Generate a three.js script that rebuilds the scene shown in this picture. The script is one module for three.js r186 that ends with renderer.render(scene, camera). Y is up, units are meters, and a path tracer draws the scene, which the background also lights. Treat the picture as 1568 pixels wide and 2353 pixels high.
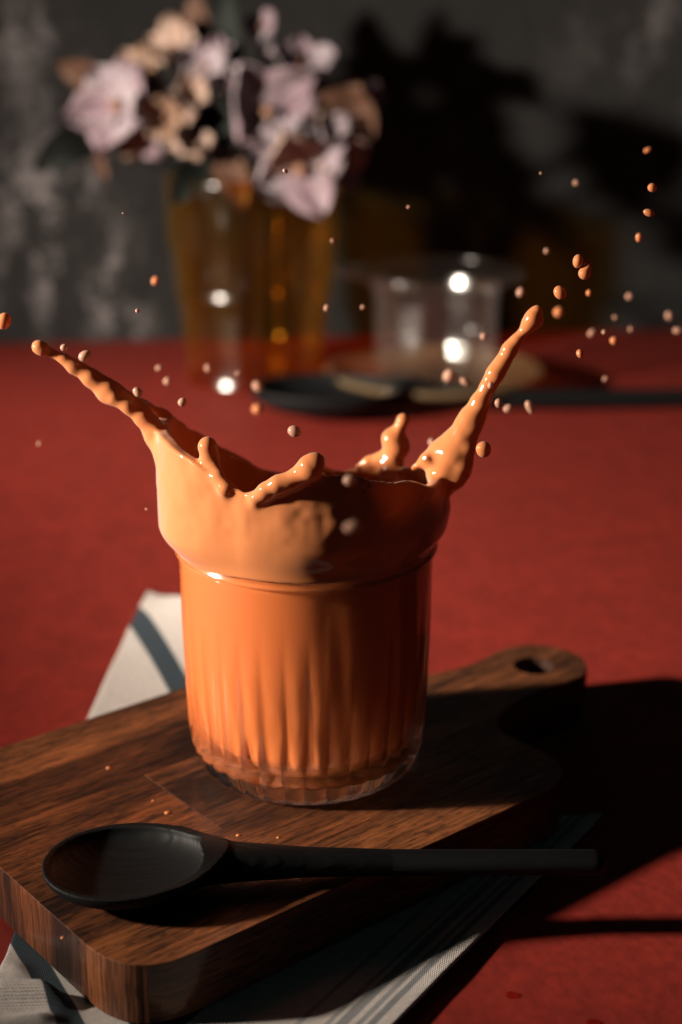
import * as THREE from 'three';
import { mergeVertices } from 'three/addons/utils/BufferGeometryUtils.js';

// ------------------------------------------------------------------ camera, lamp, exposure (lengths below are written in centimetres and scaled by CM)
const CM = 0.01;
const scene = new THREE.Scene();
const renderer = new THREE.WebGLRenderer({ antialias: true });
renderer.toneMapping = THREE.LinearToneMapping;
renderer.toneMappingExposure = 0.58;
renderer.shadowMap.enabled = true;
const FPX = 3400, PITCH = 18.5 * Math.PI / 180, EYE = new THREE.Vector3(0, 26.4, 46.3);
const camera = new THREE.PerspectiveCamera(2 * Math.atan(2353 / 2 / FPX) * 180 / Math.PI, 682 / 1024, 0.02, 20);
camera.position.copy(EYE).multiplyScalar(CM);
camera.lookAt(0, EYE.y * CM - Math.tan(PITCH), EYE.z * CM - 1);
camera.filmGauge = 24;                      // full-frame camera held upright: 24 mm wide
camera.focus = 0.442;
camera.userData.fStop = camera.getFocalLength() / 8.2;   // 8.2 mm opening
scene.background = new THREE.Color().setRGB(0.011, 0.018, 0.020);   // the dark studio around the table

const LAMP = new THREE.Vector3(-88, 36, 14), AIM = new THREE.Vector3(-19.8, 15.3, -22.2);
const FLAG_DROP = 23.6;                            // degrees below the level at which the added flag cuts the beam
const key = new THREE.SpotLight(new THREE.Color().setRGB(1.0, 0.86, 0.72), 25, 0, 37 * Math.PI / 180, 1, 2);
key.name = 'key_lamp_light';
key.position.copy(LAMP).multiplyScalar(CM);
key.target.position.copy(AIM).multiplyScalar(CM);
key.castShadow = true; key.shadow.mapSize.set(2048, 2048); key.shadow.radius = 1.7;
key.shadow.camera.near = 0.1; key.shadow.camera.far = 4;
scene.add(key, key.target);

// ------------------------------------------------------------------ helpers
function rng(seed) { let a = seed >>> 0; return () => { a |= 0; a = a + 0x6D2B79F5 | 0; let t = Math.imul(a ^ a >>> 15, 1 | a); t = t + Math.imul(t ^ t >>> 7, 61 | t) ^ t; return ((t ^ t >>> 14) >>> 0) / 4294967296; }; }
const clamp = (x, a = 0, b = 1) => Math.min(b, Math.max(a, x));
const sstep = (a, b, x) => { const t = clamp((x - a) / (b - a)); return t * t * (3 - 2 * t); };
const mix = (a, b, t) => a + (b - a) * t;
function lattice(seed, p) { const r = rng(seed), a = new Float32Array(p * p); for (let i = 0; i < a.length; i++) a[i] = r(); return a; }
function noise2(l, p, x, y) {                // value noise that repeats after p cells
  const xi = Math.floor(x), yi = Math.floor(y); let fx = x - xi, fy = y - yi;
  fx = fx * fx * (3 - 2 * fx); fy = fy * fy * (3 - 2 * fy);
  const m = (n) => ((n % p) + p) % p, a = m(xi), b = m(xi + 1), c = m(yi) * p, d = m(yi + 1) * p;
  return mix(mix(l[c + a], l[c + b], fx), mix(l[d + a], l[d + b], fx), fy);
}
const LAT = [64, 64, 64, 64].map((p, i) => lattice(77 + i * 13, p));
const fbm = (x, y, oct = 4, base = 0) => { let s = 0, a = 0.5, f = 1, t = 0; for (let i = 0; i < oct; i++) { s += a * noise2(LAT[(i + base) % 4], 64, x * f, y * f); t += a; a *= 0.5; f *= 2; } return s / t; };
function noiseP(l, px, py, x, y) { const xi = Math.floor(x), yi = Math.floor(y); let fx = x - xi, fy = y - yi; fx = fx * fx * (3 - 2 * fx); fy = fy * fy * (3 - 2 * fy); const a = xi % px % 64, b = (xi + 1) % px % 64, c = yi % py % 64 * 64, d = (yi + 1) % py % 64 * 64; return mix(mix(l[c + a], l[c + b], fx), mix(l[d + a], l[d + b], fx), fy); }
const fbmP = (u, v, fu, fv, oct = 4, base = 0) => { let s = 0, a = 0.5, f = 1, t = 0; for (let i = 0; i < oct; i++) { s += a * noiseP(LAT[(i + base) % 4], fu * f, fv * f, u * fu * f, v * fv * f); t += a; a *= 0.5; f *= 2; } return s / t; };   // repeats over the unit square
function tex(w, h, fn, srgb = true) {
  const d = new Uint8Array(w * h * 4);
  for (let y = 0; y < h; y++) for (let x = 0; x < w; x++) { const c = fn(x / w, y / h), i = (y * w + x) * 4; if (c.length) { d[i] = c[0]; d[i + 1] = c[1]; d[i + 2] = c[2]; } else d[i] = d[i + 1] = d[i + 2] = c * 255; d[i + 3] = 255; }
  const t = new THREE.DataTexture(d, w, h, THREE.RGBAFormat);
  t.wrapS = t.wrapT = THREE.RepeatWrapping; t.magFilter = THREE.LinearFilter; t.minFilter = THREE.LinearFilter; t.needsUpdate = true;
  if (srgb) t.colorSpace = THREE.SRGBColorSpace;
  return t;
}
const lin = (r, g, b) => new THREE.Color().setRGB(r, g, b);
const phys = (o) => new THREE.MeshPhysicalMaterial({ side: THREE.DoubleSide, ...o });

const taken = {};
function numbered(n) { taken[n] = (taken[n] ?? -1) + 1; return taken[n] ? n + '_' + String(taken[n]).padStart(3, '0') : n; }
function mesh(name, g, m, parent) { const o = new THREE.Mesh(g, m); o.name = name; o.castShadow = o.receiveShadow = true; if (parent) parent.add(o); return o; }
function thing(name, label, category, [x, y, z] = [0, 0, 0], group) {      // a Group at the thing's base
  const o = new THREE.Group(); o.name = numbered(name); o.position.set(x * CM, y * CM, z * CM); o.userData = { label, category }; if (group) o.userData.group = group; scene.add(o); return o;
}
function single(name, g, m, label, category, [x, y, z], group) { const o = mesh(numbered(name), g, m); o.position.set(x * CM, y * CM, z * CM); o.userData = { label, category }; if (group) o.userData.group = group; scene.add(o); return o; }
function structure(name, g, m) { const o = mesh(name, g, m); o.userData.kind = 'structure'; scene.add(o); return o; }

// a pixel of the 1568 x 2353 photograph gives a direction; the distance comes from the plane it lies on
function ray(px, py) { const x = (px - 784) / FPX, y = -(py - 1176.5) / FPX, c = Math.cos(PITCH), s = Math.sin(PITCH); return new THREE.Vector3(x, y * c - s, -c - y * s); }
const atZ = (px, py, z) => { const d = ray(px, py); return d.multiplyScalar((z - EYE.z) / d.z).add(EYE); };
const atY = (px, py, y) => { const d = ray(px, py); return d.multiplyScalar((y - EYE.y) / d.y).add(EYE); };
function atCylinder(px, py, cx, cz, r, far) {   // where the sight line meets an upright cylinder: the near or the far side
  const d = ray(px, py), ox = EYE.x - cx, oz = EYE.z - cz, a = d.x * d.x + d.z * d.z, b = ox * d.x + oz * d.z, c = ox * ox + oz * oz - r * r;
  const q = Math.sqrt(Math.max(0, b * b - a * c)), t = (-b + (far ? q : -q)) / a; return d.multiplyScalar(t).add(EYE);
}

// naive surface nets: the zero level of f (negative inside) in a box, in centimetres
function isoMesh(f, lo, hi, cell, origin = [0, 0, 0]) {
  const nx = Math.ceil((hi[0] - lo[0]) / cell) + 1, ny = Math.ceil((hi[1] - lo[1]) / cell) + 1, nz = Math.ceil((hi[2] - lo[2]) / cell) + 1;
  const v = new Float32Array(nx * ny * nz), id = (i, j, k) => (k * ny + j) * nx + i;
  for (let k = 0; k < nz; k++) for (let j = 0; j < ny; j++) for (let i = 0; i < nx; i++) v[id(i, j, k)] = f(lo[0] + i * cell, lo[1] + j * cell, lo[2] + k * cell);
  const at = new Int32Array(nx * ny * nz).fill(-1), pos = [], idx = [];
  const corner = [[0, 0, 0], [1, 0, 0], [0, 1, 0], [1, 1, 0], [0, 0, 1], [1, 0, 1], [0, 1, 1], [1, 1, 1]], edges = [[0, 1], [2, 3], [4, 5], [6, 7], [0, 2], [1, 3], [4, 6], [5, 7], [0, 4], [1, 5], [2, 6], [3, 7]];
  for (let k = 0; k < nz - 1; k++) for (let j = 0; j < ny - 1; j++) for (let i = 0; i < nx - 1; i++) {
    let neg = 0; const c = corner.map(([a, b, d]) => { const q = v[id(i + a, j + b, k + d)]; if (q < 0) neg++; return q; });
    if (!neg || neg === 8) continue;
    let x = 0, y = 0, z = 0, n = 0;
    for (const [a, b] of edges) if ((c[a] < 0) !== (c[b] < 0)) { const t = c[a] / (c[a] - c[b]), A = corner[a], B = corner[b]; x += mix(A[0], B[0], t); y += mix(A[1], B[1], t); z += mix(A[2], B[2], t); n++; }
    at[id(i, j, k)] = pos.length / 3; pos.push(lo[0] + (i + x / n) * cell, lo[1] + (j + y / n) * cell, lo[2] + (k + z / n) * cell);
  }
  const quad = (a, b, c, d, flip) => flip ? idx.push(a, c, b, a, d, c) : idx.push(a, b, c, a, c, d);
  for (let k = 1; k < nz - 1; k++) for (let j = 1; j < ny - 1; j++) for (let i = 1; i < nx - 1; i++) {
    const s = v[id(i, j, k)] < 0;
    if (s !== v[id(i + 1, j, k)] < 0) quad(at[id(i, j - 1, k - 1)], at[id(i, j, k - 1)], at[id(i, j, k)], at[id(i, j - 1, k)], !s);
    if (s !== v[id(i, j + 1, k)] < 0) quad(at[id(i - 1, j, k - 1)], at[id(i - 1, j, k)], at[id(i, j, k)], at[id(i, j, k - 1)], !s);
    if (s !== v[id(i, j, k + 1)] < 0) quad(at[id(i - 1, j - 1, k)], at[id(i, j - 1, k)], at[id(i, j, k)], at[id(i - 1, j, k)], !s);
  }
  const nor = new Float32Array(pos.length), e = cell * 0.6;
  for (let n = 0; n < pos.length; n += 3) {
    const [x, y, z] = [pos[n], pos[n + 1], pos[n + 2]];
    let a = f(x + e, y, z) - f(x - e, y, z), b = f(x, y + e, z) - f(x, y - e, z), c = f(x, y, z + e) - f(x, y, z - e); const l = Math.hypot(a, b, c) || 1;
    nor[n] = a / l; nor[n + 1] = b / l; nor[n + 2] = c / l;
  }
  const g = new THREE.BufferGeometry(), p = new Float32Array(pos.length);
  for (let n = 0; n < pos.length; n++) p[n] = (pos[n] - origin[n % 3]) * CM;
  g.setAttribute('position', new THREE.BufferAttribute(p, 3)); g.setAttribute('normal', new THREE.BufferAttribute(nor, 3)); g.setIndex(idx);
  return g;
}
const smin = (a, b, k) => { const h = Math.max(k - Math.abs(a - b), 0) / k; return Math.min(a, b) - h * h * k * 0.25; };
function capsule(A, B, ra, rb) {             // tapered capsule with its box for a quick way out
  const bx = B.x - A.x, by = B.y - A.y, bz = B.z - A.z, bb = bx * bx + by * by + bz * bz || 1e-9, m = 1.0, r = Math.max(ra, rb) + m;
  const lo = [Math.min(A.x, B.x) - r, Math.min(A.y, B.y) - r, Math.min(A.z, B.z) - r], hi = [Math.max(A.x, B.x) + r, Math.max(A.y, B.y) + r, Math.max(A.z, B.z) + r];
  return (x, y, z) => {
    if (x < lo[0] || y < lo[1] || z < lo[2] || x > hi[0] || y > hi[1] || z > hi[2]) return 9;
    const px = x - A.x, py = y - A.y, pz = z - A.z, t = clamp((px * bx + py * by + pz * bz) / bb);
    return Math.hypot(px - bx * t, py - by * t, pz - bz * t) - mix(ra, rb, t * t * (3 - 2 * t));
  };
}

// lathe whose radius may vary round the axis; profile points [r, y] in centimetres
function turned(profile, n, wave) {
  const pos = [], uv = [], idx = [], rows = profile.length;
  for (let j = 0; j < rows; j++) for (let i = 0; i <= n; i++) {
    const a = i / n * Math.PI * 2, [r0, y] = profile[j], r = r0 + (wave && r0 > 0.01 ? wave(a, y, r0, j) : 0);
    pos.push(Math.cos(a) * r * CM, y * CM, Math.sin(a) * r * CM); uv.push(i / n, j / (rows - 1));
  }
  for (let j = 0; j < rows - 1; j++) for (let i = 0; i < n; i++) { const a = j * (n + 1) + i, b = a + n + 1; idx.push(a, b, a + 1, a + 1, b, b + 1); }
  const g = new THREE.BufferGeometry(); g.setAttribute('position', new THREE.Float32BufferAttribute(pos, 3)); g.setAttribute('uv', new THREE.Float32BufferAttribute(uv, 2)); g.setIndex(idx);
  g.computeVertexNormals();
  const N = g.attributes.normal;
  for (let j = 0; j < rows; j++) { const a = j * (n + 1), b = a + n, v = new THREE.Vector3(N.getX(a) + N.getX(b), N.getY(a) + N.getY(b), N.getZ(a) + N.getZ(b)).normalize(); N.setXYZ(a, v.x, v.y, v.z); N.setXYZ(b, v.x, v.y, v.z); }
  return g;
}
function smoothProfile(points, n = 60) {     // a soft curve through [r, y] points
  return new THREE.CatmullRomCurve3(points.map(([r, y]) => new THREE.Vector3(r, y, 0)), false, 'centripetal').getPoints(n).map((p) => [Math.max(0, p.x), p.y]);
}
function tube(points, radius, n = 24, sides = 8) { return new THREE.TubeGeometry(new THREE.CatmullRomCurve3(points.map((p) => p.clone().multiplyScalar(CM))), n, radius * CM, sides); }

// ------------------------------------------------------------------ the setting: red table, mottled grey wall
const tableGrain = tex(512, 512, (u, v) => 0.5 + 0.35 * (fbmP(u, v, 64, 64, 2) - 0.5) + 0.5 * (fbmP(u, v, 8, 8, 3, 1) - 0.5), false);
const tableColor = tex(512, 512, (u, v) => { const k = 0.86 + 0.2 * fbmP(u, v, 16, 16, 4) + 0.1 * (fbmP(u, v, 64, 64, 1, 2) - 0.5); return [128 * k, 39 * k, 30 * k]; });
for (const t of [tableGrain, tableColor]) t.repeat.set(1 / 0.16, 1 / 0.16);
const tableMat = phys({ map: tableColor, bumpMap: tableGrain, bumpScale: 0.00025, roughness: 0.62, specularIntensity: 0.5 });
{
  const g = new THREE.BoxGeometry(3.4, 0.03, 1.75); const p = g.attributes.position, uv = g.attributes.uv;
  for (let i = 0; i < p.count; i++) uv.setXY(i, p.getX(i), p.getZ(i) + p.getY(i));
  const o = structure('tabletop', g, tableMat); o.position.set(0, -0.015, -0.055 - 0.21);
  o.userData.label = 'matt red tabletop under the wooden board'; o.userData.category = 'table';
}
const wornLitPatches = [[150, 150, 130, 110, 0.9], [210, 560, 120, 190, 1.15], [90, 420, 160, 200, 0.6], [270, 690, 90, 90, 0.8], [330, 760, 40, 40, 0.8], [60, 700, 130, 120, 0.35], [1420, 110, 170, 100, 0.75], [1330, 250, 130, 90, 0.3], [1530, 330, 110, 120, 0.3]];   // worn plaster, pale only where light falls; painted near black in the shade
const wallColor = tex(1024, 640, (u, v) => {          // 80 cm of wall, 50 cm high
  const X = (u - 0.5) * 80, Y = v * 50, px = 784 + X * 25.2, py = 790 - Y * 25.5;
  let w = 0; for (const [cx, cy, sx, sy, k] of wornLitPatches) w += k * Math.exp(-(((px - cx) / sx) ** 2) - ((py - cy) / sy) ** 2);
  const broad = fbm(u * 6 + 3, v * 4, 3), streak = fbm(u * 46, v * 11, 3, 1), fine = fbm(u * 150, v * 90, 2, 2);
  const patch = sstep(0.42, 0.7, broad * 0.25 + streak * 0.75 + (fine - 0.5) * 0.3) * clamp(w, 0, 1.2), base = 6 + 10 * fbm(u * 9, v * 7, 4, 2) + 24 * clamp(w) * (0.4 + 0.6 * streak);  // base lifted in the lit areas, the shaded stretch darkened in the colour
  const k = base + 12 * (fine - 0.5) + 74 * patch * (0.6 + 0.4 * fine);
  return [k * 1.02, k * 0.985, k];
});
const wallBump = tex(512, 512, (u, v) => fbmP(u, v, 24, 8, 4, 1) * 0.7 + 0.3 * fbmP(u, v, 90, 64, 2), false);
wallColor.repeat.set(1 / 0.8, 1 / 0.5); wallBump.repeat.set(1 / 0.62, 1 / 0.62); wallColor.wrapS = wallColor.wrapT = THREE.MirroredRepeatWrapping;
{
  const g = new THREE.BoxGeometry(3.4, 1.6, 0.03); const p = g.attributes.position, uv = g.attributes.uv;
  for (let i = 0; i < p.count; i++) uv.setXY(i, p.getX(i) + 0.4, p.getY(i) + 0.78);
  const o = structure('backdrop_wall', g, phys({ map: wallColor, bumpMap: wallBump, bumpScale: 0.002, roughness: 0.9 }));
  o.position.set(0.0, 0.78, -0.825); o.rotation.y = 6 * Math.PI / 180;
  o.userData.label = 'dark grey mottled plaster wall behind the flowers'; o.userData.category = 'wall';
}

// ------------------------------------------------------------------ the lamp: a can lamp on a stand, out of the picture to the left
{
  const lamp = thing('studio_lamp', 'black can lamp on a round foot standing at the side of the table', 'lamp', [LAMP.x, 0, LAMP.z]);
  const black = phys({ color: lin(0.03, 0.03, 0.03), roughness: 0.5 });
  mesh('foot', turned([[0, 0], [9, 0], [9, 0.8], [8, 1.4], [1.2, 1.7], [0, 1.7]], 32), black, lamp);
  mesh('pole', turned([[0, 1.6], [0.9, 1.6], [0.9, LAMP.y - 6], [0, LAMP.y - 6]], 16), black, lamp).position.set(-6 * CM, 0, 0);
  const head = mesh('lamp_can', turned([[0, -11], [5.5, -11], [6.5, -9], [6.5, 0.6], [6.2, 0.6], [6.2, -8.6], [5.2, -10.4], [0, -10.4]], 32), black, lamp);
  head.position.set(0, LAMP.y * CM, 0);
  head.quaternion.setFromUnitVectors(new THREE.Vector3(0, 1, 0), AIM.clone().sub(LAMP).normalize());
  // a curved unseen flag, added only to dim the near part of the table
  const flagPlate = new THREE.CylinderGeometry(30 * CM, 30 * CM, 14 * CM, 48, 1, true, 0, Math.PI * 0.8); flagPlate.rotateY(Math.PI * 0.27); flagPlate.translate(0, (LAMP.y - 30 * Math.tan(FLAG_DROP * Math.PI / 180) - 7) * CM, 0);
  mesh('added_flag', flagPlate, black, lamp);
  const bulb = mesh('bulb', new THREE.SphereGeometry(3.4 * CM, 24, 16), new THREE.MeshStandardMaterial({ color: 0xffffff, emissive: lin(1, 0.86, 0.72), emissiveIntensity: 4 }), lamp);
  bulb.position.set(0, LAMP.y * CM, 0);
}

// ------------------------------------------------------------------ tea towel
const weaveBump = tex(512, 512, (u, v) => {
  const n = 16, x = u * n, y = v * n, over = (Math.floor(x) + Math.floor(y)) % 2, fx = x % 1 - 0.5, fy = y % 1 - 0.5;
  const a = Math.cos(fx * Math.PI) * (over ? 1 : 0.62), b = Math.cos(fy * Math.PI) * (over ? 0.62 : 1); return clamp(Math.max(a, b) * 0.8 + 0.2 * fbmP(u, v, 64, 64, 2));
}, false);
weaveBump.repeat.set(0.22 / 0.0088, 0.40 / 0.0088);
const TX0 = -11, TX1 = 11, TZ0 = -22, TZ1 = 18;                          // the towel's uv: flat metres over this rectangle
const toLine = (x, z, ax, az, bx, bz) => ((bx - ax) * (z - az) - (bz - az) * (x - ax)) / Math.hypot(bx - ax, bz - az);
const FLAP = [atY(308, 1402, 0.5), atY(408, 1570, 0.3)];
const towelColor = tex(1100, 2000, (u, v) => {
  const x = mix(TX0, TX1, u), z = mix(TZ0, TZ1, v), th = 0.055;
  const over = (Math.floor(x / th) + Math.floor(z / th)) % 2, w = 0.9 + 0.1 * fbm(x * 9, z * 9, 2) + (over ? 0.035 : -0.035);
  let c = [208 * w, 200 * w, 194 * w], s = 0;
  if (z < -1) s = sstep(0.12, 0, Math.abs(toLine(x, z, FLAP[0].x, FLAP[0].z, FLAP[1].x, FLAP[1].z)) - 0.42);
  else {
    const right = toLine(x, z, 9.1, 0.86, 1.76, 12);
    for (const [at, half, k] of [[5.6, 0.62, 1], [0.55, 0.07, 0.45], [0.85, 0.05, 0.35], [1.25, 0.12, 0.4], [1.6, 0.04, 0.3], [2.3, 0.05, 0.3]]) s = Math.max(s, k * sstep(0.06, 0, Math.abs(right - at) - half));
    s = Math.max(s, sstep(0.06, 0, Math.abs(toLine(x, z, -8.9, 9.5, -7.5, 12.1) - 0.0) - 0.33));
  }
  const d = [44 * w, 58 * w, 68 * w]; return c.map((q, i) => mix(q, d[i], s));
});
const towelMat = phys({ map: towelColor, bumpMap: weaveBump, bumpScale: 0.0005, roughness: 0.95, sheen: 0.3 });
function clothPatch(P, ns, nt, height, thick) {    // a bilinear patch of cloth with a top, an underside and a rolled edge
  const pos = [], uv = [], idx = [], row = ns + 1, count = row * (nt + 1);
  for (const side of [0, 1]) for (let j = 0; j <= nt; j++) for (let i = 0; i <= ns; i++) {
    const s = i / ns, t = j / nt, x = mix(mix(P[0][0], P[1][0], s), mix(P[3][0], P[2][0], s), t), z = mix(mix(P[0][1], P[1][1], s), mix(P[3][1], P[2][1], s), t);
    const edge = Math.min(s, 1 - s) * ns < 0.5 || Math.min(t, 1 - t) * nt < 0.5, h = height(x, z, s, t);
    pos.push(x * CM, (h - (side ? thick : 0) + (edge ? (side ? 0.4 : -0.3) * thick : 0)) * CM, z * CM); uv.push((x - TX0) / (TX1 - TX0), (z - TZ0) / (TZ1 - TZ0));
  }
  for (let j = 0; j < nt; j++) for (let i = 0; i < ns; i++) { const a = j * row + i, b = a + row; idx.push(a, b, a + 1, a + 1, b, b + 1, a + count, a + 1 + count, b + count, a + 1 + count, b + 1 + count, b + count); }
  const ring = []; for (let i = 0; i < ns; i++) ring.push(i); for (let j = 0; j < nt; j++) ring.push(j * row + ns); for (let i = ns; i > 0; i--) ring.push(nt * row + i); for (let j = nt; j > 0; j--) ring.push(j * row);
  for (let q = 0; q < ring.length; q++) { const a = ring[q], b = ring[(q + 1) % ring.length]; idx.push(a, b, b + count, a, b + count, a + count); }
  const g = new THREE.BufferGeometry(); g.setAttribute('position', new THREE.Float32BufferAttribute(pos, 3)); g.setAttribute('uv', new THREE.Float32BufferAttribute(uv, 2)); g.setIndex(idx); g.computeVertexNormals(); return g;
}
const BOARD_ANGLE = 39.6 * Math.PI / 180, BU = [Math.cos(BOARD_ANGLE), -Math.sin(BOARD_ANGLE)], BV = [Math.sin(BOARD_ANGLE), Math.cos(BOARD_ANGLE)];
const boardUV = (x, z) => [x * BU[0] + z * BU[1], x * BV[0] + z * BV[1]];
function outsideBoard(x, z) { const [u, v] = boardUV(x, z), du = Math.max(-12.65 - u, u - 5.4), dv = Math.max(-7.84 - v, v - 6.47); return Math.max(0, Math.max(du, dv)); }
{
  const towel = thing('tea_towel', 'off-white woven tea towel with dark blue-grey stripes, lying under the wooden board', 'towel');
  mesh('cloth', clothPatch([[-9.9, 1], [9.1, 0.86], [-1.7, 17.2], [-9.9, 17.2]], 200, 170, (x, z, s, t) => {
    const d = outsideBoard(x, z), free = sstep(0.1, 2.2, d);
    let h = 0.14 + free * (0.16 * sstep(0.55, 1, s) + 0.1 * (fbm(x * 0.35 + 9, z * 0.35, 2) - 0.3));
    const fold = (ax, az, bx, bz, wid, hgt) => { const l = Math.hypot(bx - ax, bz - az), q = ((x - ax) * (bx - ax) + (z - az) * (bz - az)) / l, e = toLine(x, z, ax, az, bx, bz); return hgt * Math.exp(-e * e / (wid * wid)) * sstep(0, 1.2, q) * sstep(l, l - 1.2, q); };
    h += sstep(0.15, 1.0, d) * (fold(-10.6, 11.2, -6.6, 11.3, 0.42, 0.75) + fold(-10.6, 12.8, -7.2, 12.0, 0.3, 0.4) + fold(-10.5, 9.6, -8.2, 10.1, 0.5, 0.25));
    return h;
  }, 0.12), towelMat, towel);
  mesh('corner_flap', clothPatch([[-9.36, -20.42], [-9.16, -20.3], [1.0, -2.5], [-10.25, -2.2]], 60, 90, (x, z, s, t) => {
    return 0.12 + 1.3 * sstep(0.85, 0.1, t) * (0.1 + 0.9 * s) * sstep(0, 0.25, t) + 0.12 * (fbm(x * 0.4, z * 0.3, 2) - 0.5) * sstep(0.8, 0.4, t);
  }, 0.1), towelMat, towel);
}

// ------------------------------------------------------------------ wooden board with a handle, glued up from staves
const TOP = 2.1, THICK = 1.9, BASE = TOP - THICK;
const woodColor = tex(1024, 1024, (u, v) => {
  const warp = fbmP(u, v, 4, 8, 3) * 3, ring = 0.5 + 0.5 * Math.sin(v * Math.PI * 14 + (warp + fbmP(u, v, 3, 16, 2, 1) * 5) * 2.1), fib = fbmP(u, v, 26, 250, 2, 2), pore = fbmP(u, v, 70, 420, 1, 3);
  const dark = sstep(0.45, 0.8, fbmP(u, v, 3, 13, 3, 1)); let k = 0.42 + 0.32 * ring * 0.6 + 0.5 * (fib - 0.5) - 0.42 * dark; if (pore > 0.68) k -= 0.2; k = clamp(k, 0.05, 1);
  return [mix(30, 150, k), mix(16, 90, k), mix(10, 52, k)];
});
const woodBump = tex(512, 512, (u, v) => fbmP(u, v, 10, 200, 2, 2), false);
const woodUv = 0.22; for (const t of [woodColor, woodBump]) t.repeat.set(1, 1);
const woodMats = [[1, 0.96, 0.92], [0.62, 0.56, 0.52], [1.2, 1.16, 1.05], [0.78, 0.72, 0.68], [0.95, 0.86, 0.76]].map(([r, g, b]) => phys({ map: woodColor, color: lin(r, g, b), bumpMap: woodBump, bumpScale: 0.0003, roughness: 0.5, specularIntensity: 0.6, clearcoat: 0.4, clearcoatRoughness: 0.1 }));
function clipTo(poly, axis, at, sign) {
  const out = [], inside = (p) => sign * (p[axis] - at) >= 0;
  for (let i = 0; i < poly.length; i++) { const a = poly[i], b = poly[(i + 1) % poly.length], ia = inside(a), ib = inside(b); if (ia) out.push(a); if (ia !== ib) { const t = (at - a[axis]) / (b[axis] - a[axis]); out.push([mix(a[0], b[0], t), mix(a[1], b[1], t)]); } }
  return out;
}
{
  const s = new THREE.Shape(), c = -0.69;
  s.moveTo(-10.65, -7.84); s.lineTo(3.2, -7.84); s.quadraticCurveTo(5.4, -7.84, 5.4, -5.6); s.lineTo(5.4, c - 3.6); s.bezierCurveTo(5.4, c - 2.5, 6.4, c - 2.05, 7.4, c - 1.85); s.bezierCurveTo(8.6, c - 1.6, 9.3, c - 1.7, 10.3, c - 1.9);
  s.bezierCurveTo(13.4, c - 2.2, 13.4, c + 2.2, 10.3, c + 1.9); s.bezierCurveTo(9.3, c + 1.7, 8.6, c + 1.6, 7.4, c + 1.85); s.bezierCurveTo(6.4, c + 2.05, 5.4, c + 2.5, 5.4, c + 3.6); s.lineTo(5.4, 4.3);
  s.quadraticCurveTo(5.4, 6.47, 3.2, 6.47); s.lineTo(-10.45, 6.47); s.quadraticCurveTo(-12.65, 6.47, -12.65, 4.2); s.lineTo(-12.65, -5.84); s.quadraticCurveTo(-12.65, -7.84, -10.65, -7.84);
  const outline = s.getPoints(10).map((p) => [p.x, p.y]);
  const board = thing('cutting_board', 'brown striped wooden serving board with a holed handle, carrying the splashing glass', 'cutting board', [0, BASE, 0]);
  board.rotation.y = BOARD_ANGLE;
  // [v from, v to, u from, u to, wood]
  const staves = [[-7.84, -5.35, -13, 14, 2], [-5.35, -2.95, -13, -1.8, 1], [-5.35, -2.95, -1.8, 14, 3], [-2.95, 1.6, -13, -6.2, 4], [-2.95, 1.6, -6.2, 14, 0], [1.6, 4.15, -13, -7.8, 3], [1.6, 4.15, -7.8, 14, 4], [4.15, 6.47, -13, 14, 2]];
  staves.forEach(([v0, v1, u0, u1, m], n) => {
    let poly = clipTo(clipTo(clipTo(clipTo(outline, 1, v0, 1), 1, v1, -1), 0, u0, 1), 0, u1, -1);
    poly = poly.filter((p, i) => { const q = poly[(i + 1) % poly.length]; return Math.hypot(p[0] - q[0], p[1] - q[1]) > 1e-4; });
    const sh = new THREE.Shape(poly.map(([u, v]) => new THREE.Vector2(u * CM, -v * CM)));
    if (v0 < c && v1 > c && u1 > 10) sh.holes.push(new THREE.Path().absellipse(10.45 * CM, -c * CM, 0.82 * CM, 0.82 * CM, 0, Math.PI * 2, true));
    const b = 0.025, g = new THREE.ExtrudeGeometry(sh, { depth: (THICK - 2 * b) * CM, bevelEnabled: true, bevelThickness: b * CM, bevelSize: b * CM, bevelOffset: -b * CM, bevelSegments: 2, curveSegments: 20 });
    g.rotateX(-Math.PI / 2); g.translate(0, b * CM, 0);
    const p = g.attributes.position, N = g.attributes.normal, uv = g.attributes.uv;
    for (let i = 0; i < p.count; i++) {
      const x = p.getX(i), y = p.getY(i), z = p.getZ(i), nx = N.getX(i), ny = N.getY(i);
      if (Math.abs(ny) > 0.4) uv.setXY(i, x / woodUv + n * 0.37, z / woodUv + n * 0.29);
      else if (Math.abs(nx) > 0.6) uv.setXY(i, y / woodUv * 0.5 + n * 0.37, z / woodUv * 1.3 + n * 0.29);
      else uv.setXY(i, x / woodUv + n * 0.37, y / woodUv + n * 0.53);
    }
    mesh('stave', g, woodMats[m], board);
  });
}

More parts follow.
